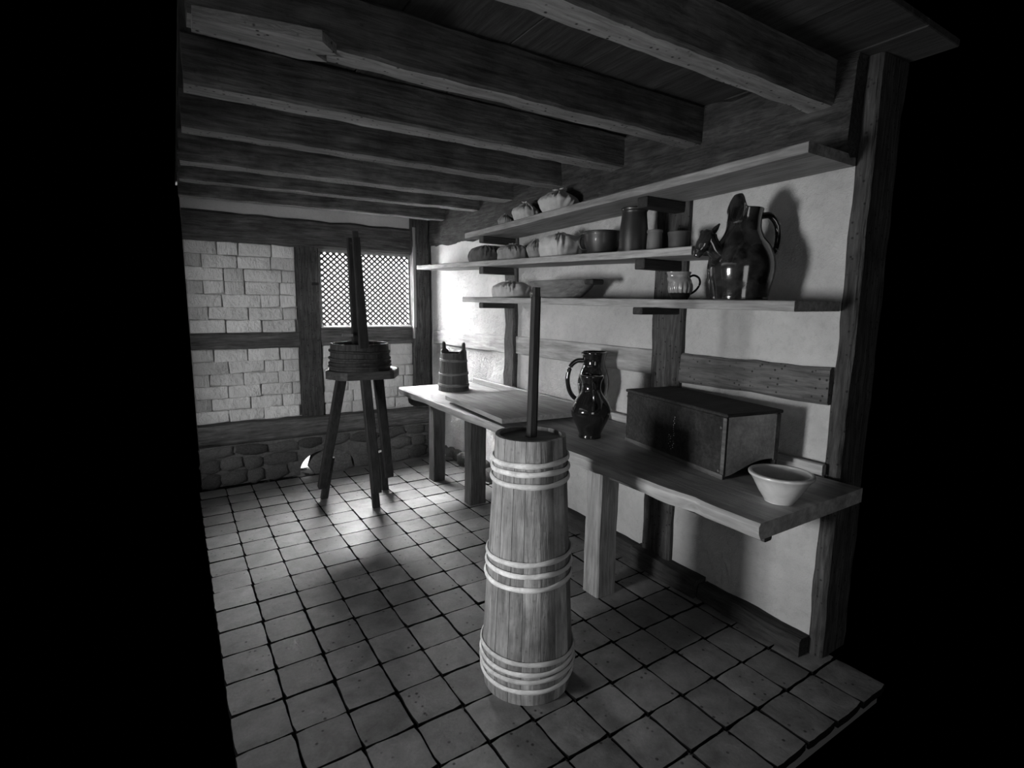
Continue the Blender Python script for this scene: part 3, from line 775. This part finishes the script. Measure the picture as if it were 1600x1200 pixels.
v, f = lathe(bj, vessel(pxprof([(13, 0), (19, 0.4), (19.5, 4), (17, 10), (15.5, 18), (17, 32), (21, H2-70), (24, H2-54), (24, H2-44), (21, H2-31), (17.5, H2-22), (16.8, H2-14), (18.5, H2-7), (20, H2-2), (18.5, H2)], s), 0.006), 48)
obj('body', v, f, 'black_glaze', jug2, smooth=70)
hd = -rgt0
P = lambda r, h: bj+hd*(r*s)+Vector((0, 0, h*s))
tubeobj('handle', catmull([P(16, H2-14), P(27, H2-15), P(36, H2-24), P(40, H2-42), P(37, H2-60), P(29, H2-72), P(19, H2-76)], 6), 3.6*s, 'black_glaze', jug2, 10)

# ------------------------------------------------------------------ wooden box on the bench
q0 = onz(977, 688, BZ); q1 = onz(1129, 750, BZ)
ax = (q0-q1); BL = ax.length; ax.normalize(); ay = Vector((ax.y, -ax.x, 0))         # ax runs away along the bench, ay towards the wall
BW, BH = 0.312, 0.288
def bxp(u, w_, h): return q1+ax*u+ay*w_+Vector((0, 0, h))
bxt = thing('wooden_box', tuple(bxp(BL/2, BW/2, 0)), 'lidded dark wooden box with a pale end, on the bench', 'box')
def bpart(name, u0, u1, w0, w1, h0, h1, mat, c=0.003, parent=None):
    v, f = bev_box(u0, u1, w0, w1, h0, h1, c)
    return obj(name, [bxp(p.x, p.y, p.z) for p in v], f, mat, parent or bxt)
front = bpart('front_panel', 0.0, BL, 0, 0.014, 0.0, BH-0.016, 'box_dark_wood')
bpart('back_panel', 0.0, BL, BW-0.014, BW, 0.03, BH-0.016, 'box_dark_wood')
bpart('bottom_panel', 0.02, BL-0.02, 0.016, BW-0.016, 0.03, 0.045, 'box_dark_wood')
lid = bpart('lid', -0.010, BL+0.006, -0.008, BW+0.006, BH-0.015, BH, 'box_dark_wood', 0.004)
bpart('bottom_edge', 0.0, BL, -0.004, -0.0005, 0.0, 0.022, 'box_edge_wood', 0.001, front)
bpart('corner_strip', -0.0045, 0.016, -0.0045, -0.0005, 0.024, BH-0.018, 'box_edge_wood', 0.001, front)
def arched_end(u0, u1):
    k = 14; w0, w1 = 0.015, BW-0.015; v = []
    low = [(w0+(w1-w0)*i/k, 0.012+0.055*math.sin(min(1, (i/k)*1.25)*PI/2)**1.5*(1 if i/k < .8 else 1)) for i in range(k+1)]
    ring = low+[(w1, BH-0.017), (w0, BH-0.017)]
    for u in (u0, u1): v += [bxp(u, a, b_) for a, b_ in ring]
    n = len(ring)
    return obj('end_panel', v, [tuple(range(n)), tuple(range(2*n-1, n-1, -1))]+[(i, (i+1) % n, n+(i+1) % n, n+i) for i in range(n)], 'box_end_wood', bxt)
arched_end(0.002, 0.016); arched_end(BL-0.016, BL-0.002)
bpart('end_edge', -0.005, 0.0015, BW-0.03, BW-0.001, 0.06, BH-0.018, 'box_edge_wood', 0.002)
for u, h in ((0.022, 0.035), (0.022, 0.225), (BL-0.012, 0.035), (BL-0.012, 0.25)):
    v, f = tube([bxp(u, -0.0075, h), bxp(u, 0.004, h)], 0.006, 10); obj('screw', v, f, 'screw', bxt)
mb = MB(); r_ = random.Random(5)
for i in range(16):
    h = 0.06+0.150*i/15; u = BL*0.455+r_.uniform(-.004, .004)
    if r_.random() < 0.35: u += 0.02*(1 if i < 8 else 0)
    rr = r_.uniform(.0015, .0036)
    v, f = tube([bxp(u, -0.0008, h), bxp(u, 0.002, h)], rr, 6); mb.add(v, f)
for i in range(7):
    u, h = BL*0.49+r_.uniform(-.012, .012), 0.05+0.011*i; v, f = tube([bxp(u, -0.0008, h), bxp(u, 0.002, h)], r_.uniform(.0012, .003), 6); mb.add(v, f)
mb.obj('paint_mark', 'paint_mark', front)

# glazed pan at the near end of the bench
pp = onz(1217, 783, BZ); s = mpp(pp)
pan = thing('glazed_pan', (pp.x, pp.y, BZ), 'pale glazed flaring pan at the near end of the bench', 'bowl')
v, f = lathe((pp.x, pp.y, BZ), vessel(pxprof([(15, 0), (21, 0.4), (22, 3), (31, 17), (40, 34), (45, 41), (47, 43), (47, 46), (45, 47)], s), 0.008, 0.012), 48)
obj('body', v, f, 'white_glaze', pan, smooth=60)

# ------------------------------------------------------------------ things on the shelves
def spot(px, py, zf, X=2.20):
    p = onx(px, py, X); z = zf(p.y)
    return Vector((X, p.y, z+0.001)), mpp(p)
def bundle(x0, x1, ytop, ybase, zf, mat, label, seed, style='bowl', X=2.2, long_=1.0, sq=2.0, tuft=True, group='cloth wrapped bundles on the shelves', lean=0.0):
    c, s = spot((x0+x1)/2, ybase, zf, X)
    R_ = (x1-x0)/2*s/math.sqrt((0.83**2*1)+(0.55*long_)**2)/1.0; h = (ybase-ytop)*s
    t = thing('cloth_bundle', c, label, 'bundle', group)
    r_ = random.Random(seed); nf = r_.choice((17, 19, 23)); ph = r_.uniform(0, 6)
    seg, rows = 72, 26; v = []; f = []
    for i in range(rows+1):
        q = i/rows
        if style == 'bowl':
            pr = [(0, .70), (.04, .76), (.25, .88), (.5, 1.0), (.58, 1.0), (.70, .86), (.82, .58), (.92, .28), (1, .06)]
        else:
            pr = [(0, .90), (.05, .96), (.2, 1.0), (.5, 1.0), (.66, .96), (.80, .80), (.90, .52), (.97, .22), (1, .05)]
        for (a, ra), (b_, rb_) in zip(pr, pr[1:]):
            if a <= q <= b_: rad = ra+(rb_-ra)*(q-a)/(b_-a); break
        amp = 0.02+0.13*max(0, (q-0.20)/0.80)
        for j in range(seg):
            a = 2*PI*j/seg
            e = 2.0/sq; cx = math.copysign(abs(math.cos(a))**e, math.cos(a)); cy = math.copysign(abs(math.sin(a))**e, math.sin(a))
            fold = abs(math.sin(nf*a/2+ph+3.4*noise.noise(Vector((math.cos(a)*1.6, math.sin(a)*1.6, seed+q*0.8)))))*2-1
            w_ = 1+amp*fold*(0.6+0.6*noise.noise(Vector((cx*2, cy*2, q*3+seed))))
            p = Vector((cx*R_*rad*w_, cy*R_*rad*w_*long_, h*q*0.92*(1+(0.06*fold*amp*8 if 0.5 < q < .97 else 0))))
            p += noise.noise_vector(p*28+Vector((seed, 0, 0)))*0.006*min(1, q*6)
            p.y += lean*q*R_
            if q == 0: p.z = 0
            p.z = max(p.z, 0)
            v.append(c+p)
    for i in range(rows):
        for j in range(seg): f.append((i*seg+j, i*seg+(j+1) % seg, (i+1)*seg+(j+1) % seg, (i+1)*seg+j))
    f.append(tuple(range(seg-1, -1, -1))); f.append(tuple(rows*seg+j for j in range(seg)))
    obj('cloth', v, f, mat, t, smooth=80)
    if tuft:
        k0 = c+Vector((0, lean*R_, h*0.88)); mb_ = MB()
        for j in range(5):
            a = 2*PI*j/5+ph; e = k0+Vector((math.cos(a)*R_*0.34, math.sin(a)*R_*0.34, h*r_.uniform(.04, .14)))
            vv, ff = tube([k0, k0.lerp(e, .5)+Vector((0, 0, h*.05)), e], [R_*.07, R_*.10, R_*.02], 8, flat=0.5); mb_.add(vv, ff)
        mb_.obj('knot', mat, t, smooth=80)
    return t
bundle(778, 803, 319, 341, ZT, 'linen_grey', 'smallest cloth bundle, first from the window on the uppermost shelf', 1, 'bowl')
bundle(800, 842, 304, 336, ZT, 'linen', 'middle of the three cloth bundles on the uppermost shelf', 2, 'bowl')
bundle(842, 903, 288, 327, ZT, 'linen', 'biggest gathered cloth bundle, nearest on the uppermost shelf', 3, 'bowl')
bundle(734, 788, 384, 411, ZM, 'linen_dark', 'dark cloth parcel, first from the window on the middle shelf', 4, 'loaf', long_=1.6, sq=3.0, tuft=False)
bundle(779, 824, 382, 408, ZM, 'linen_grey', 'low grey cloth parcel, second from the window on the middle shelf', 5, 'loaf', long_=1.2, sq=2.6)
bundle(823, 852, 373, 405, ZM, 'linen_grey', 'upright cloth bundle with a crossed fold beside the square parcel', 6, 'bowl')
bundle(848, 902, 364, 403, ZM, 'linen', 'square edged pale cloth parcel beside the dark handled pan', 7, 'loaf', long_=1.15, sq=4.0)
bundle(771, 826, 438, 464, ZL, 'linen', 'knotted cloth parcel beside the long wooden dish on the lowest shelf', 8, 'loaf', long_=1.2, sq=2.6)

def pot(name, px, py, zf, prof, mat, label, cat, X=2.2, wall=0.006, group=None, warp=None, seg=40):
    c, s = spot(px, py, zf, X)
    t = thing(name, c, label, cat, group)
    v, f = lathe(c, vessel(pxprof(prof, s), wall, 0.012), seg, warp)
    obj('body', v, f, mat, t, smooth=60)
    return t, c, s
t, c, s = pot('handled_pan', 940, 397, ZM, [(14, 0), (20, .4), (24, 8), (27.5, 20), (28.5, 30), (29.5, 33), (29, 35)], 'bowl_dark_glaze', 'dark round pan with a loop handle on the middle shelf', 'pan', 2.20)
P = lambda r, h: c-rgt0*(r*s)+Vector((0, 0, h*s))
tubeobj('handle', catmull([P(26, 29), P(33, 28), P(35, 18), P(31, 9), P(24, 8)], 6), 2.0*s, 'bowl_dark_glaze', t, 8)
pot('tall_jar', 989, 391, ZM, [(15, 0), (21.5, .4), (22, 6), (21.5, 30), (19.5, 52), (19, 60), (20.5, 63), (20.8, 66), (19.5, 67)], 'jar_glaze', 'tall dark cylindrical jar on the middle shelf', 'jar', 2.17)
pot('small_pot', 1022, 389, ZM, [(9, 0), (11.5, .3), (12, 4), (11.5, 20), (11, 26), (12, 28), (12, 31), (11, 31.5)], 'pot_matt', 'small grey straight sided pot beside the tall dark jar', 'pot', 2.16)
pot('wide_pot', 1060, 386, ZM, [(11, 0), (14, .3), (15, 6), (16, 18), (17, 24), (17.5, 27), (16.5, 28)], 'pot_matt_dark', 'wide dark pot at the near end of the middle shelf', 'pot', 2.20)

# long wooden dish on the lowest shelf
c, s = spot(877, 464, ZL, 2.19)
dish = thing('wooden_dish', c, 'long shallow wooden dish with an end lug on the lowest shelf', 'dish')
def oval(p, a, r, z): return Vector((p.x*1.0, p.y*2.15, p.z))
v, f = lathe(c, vessel([(0.05, 0), (0.082, 0.001), (0.096, 0.016), (0.128, 0.066), (0.146, 0.104), (0.149, 0.110), (0.145, 0.112)], 0.010, 0.014), 56, oval)
obj('body', v, f, 'dish_wood', dish, smooth=50)
v, f = bev_box(c.x-0.05, c.x+0.05, c.y-0.365, c.y-0.285, c.z+0.080, c.z+0.112, 0.008); obj('lug', v, f, 'bracket_wood', dish)

# small ribbed jug
def ribs(p, a, r, z):
    k = 1+0.06*math.cos(16*a)*max(0, math.sin(min(1, z/0.09)*PI))
    q = Vector((p.x*k, p.y*k, z)); t_ = (-rgt0).dot(Vector((math.cos(a), math.sin(a), 0)))
    if z > 0.075 and t_ > 0.6: q += -rgt0*(0.022*(t_-0.6)/0.4*min(1, (z-0.075)/0.03)); q.z += 0.004*(t_-0.6)
    return q
t, c, s = pot('ribbed_jug', 1062, 467.5, ZL, [(9, 0), (11.5, .4), (13, 3), (17, 12), (18, 20), (16.5, 28), (14, 33), (13.5, 36), (15.5, 41), (14.5, 42)], 'cream_glaze', 'small pale ribbed jug beside the huge dark jug', 'jug', 2.17, 0.005, warp=ribs, seg=96)
P = lambda r, h: c+rgt0*(r*s)+Vector((0, 0, h*s))
tubeobj('handle', catmull([P(13, 34), P(20, 37), P(28, 33), P(30, 24), P(24, 14), P(15, 8)], 6), 1.7*s, 'black_glaze', t, 8)
v, f = lathe(c, [(12.3*s, 0.1*s), (13.8*s, 3*s), (16.9*s, 9.5*s), (16.5*s, 10*s), (12*s, 3*s)], 48); obj('glazed_foot', v, f, 'black_glaze', t, smooth=60)

# huge dark spouted jug
c, s = spot(1154, 467, ZL, 2.165)
bigj = thing('spouted_jug', c, 'huge black glazed jug with a beaked rim and animal-like side spout', 'jug')
prof = [(30, 0), (41, .5), (42, 5), (44, 16), (48, 34), (49.5, 50), (47, 66), (40, 82), (31, 95), (26, 106), (25, 118), (26, 130), (27, 136), (25.5, 137)]
def beak(p, a, r, z):
    h = z/s; q = p.copy()
    t_ = (-rgt0*0.95-Vector((fwd.x, fwd.y, 0))*0.3).normalized().dot(Vector((math.cos(a), math.sin(a), 0)))
    if h > 118 and t_ > 0.55:
        g = min(1, (t_-0.55)/0.42)**1.1; k = min(1, (h-118)/19)
        q.z += 21*s*g*k; q += rgt0*(9*s*g*k)
    return q
v, f = lathe(c, vessel(pxprof(prof, s), 0.007, 0.015), 56, beak); obj('body', v, f, 'big_jug_glaze', bigj, smooth=60)
P = lambda r, h, d=0: c+rgt0*(r*s)+Vector((0, 0, h*s))-Vector((fwd.x, fwd.y, 0))*(d*s)
tubeobj('handle', catmull([P(22, 126), P(38, 128), P(50, 116), P(54, 96), P(52, 78), P(45, 68)], 6), [5*s]*30+[4.6*s], 'big_jug_glaze', bigj, 12)
sp = catmull([P(-30, 62, 10), P(-46, 74, 12), P(-55, 88, 13), P(-58, 94, 13), P(-64, 84, 14), P(-71, 72, 14), P(-74, 64, 14)], 5)
n = len(sp); rad = [(13, 12, 11.5, 12, 11, 8, 5)[min(6, int(i/(n-1)*6+.5))]*s for i in range(n)]
rad = [(rad[max(i-1, 0)]+rad[i]+rad[min(i+1, n-1)])/3 for i in range(n)]
spo = tubeobj('spout', sp, rad, 'big_jug_glaze', bigj, 14)
tubeobj('spout_lug', [P(-54, 96, 13), P(-47, 106, 13), P(-42, 113, 13)], [5*s, 4*s, 1.2*s], 'big_jug_glaze', spo, 8)
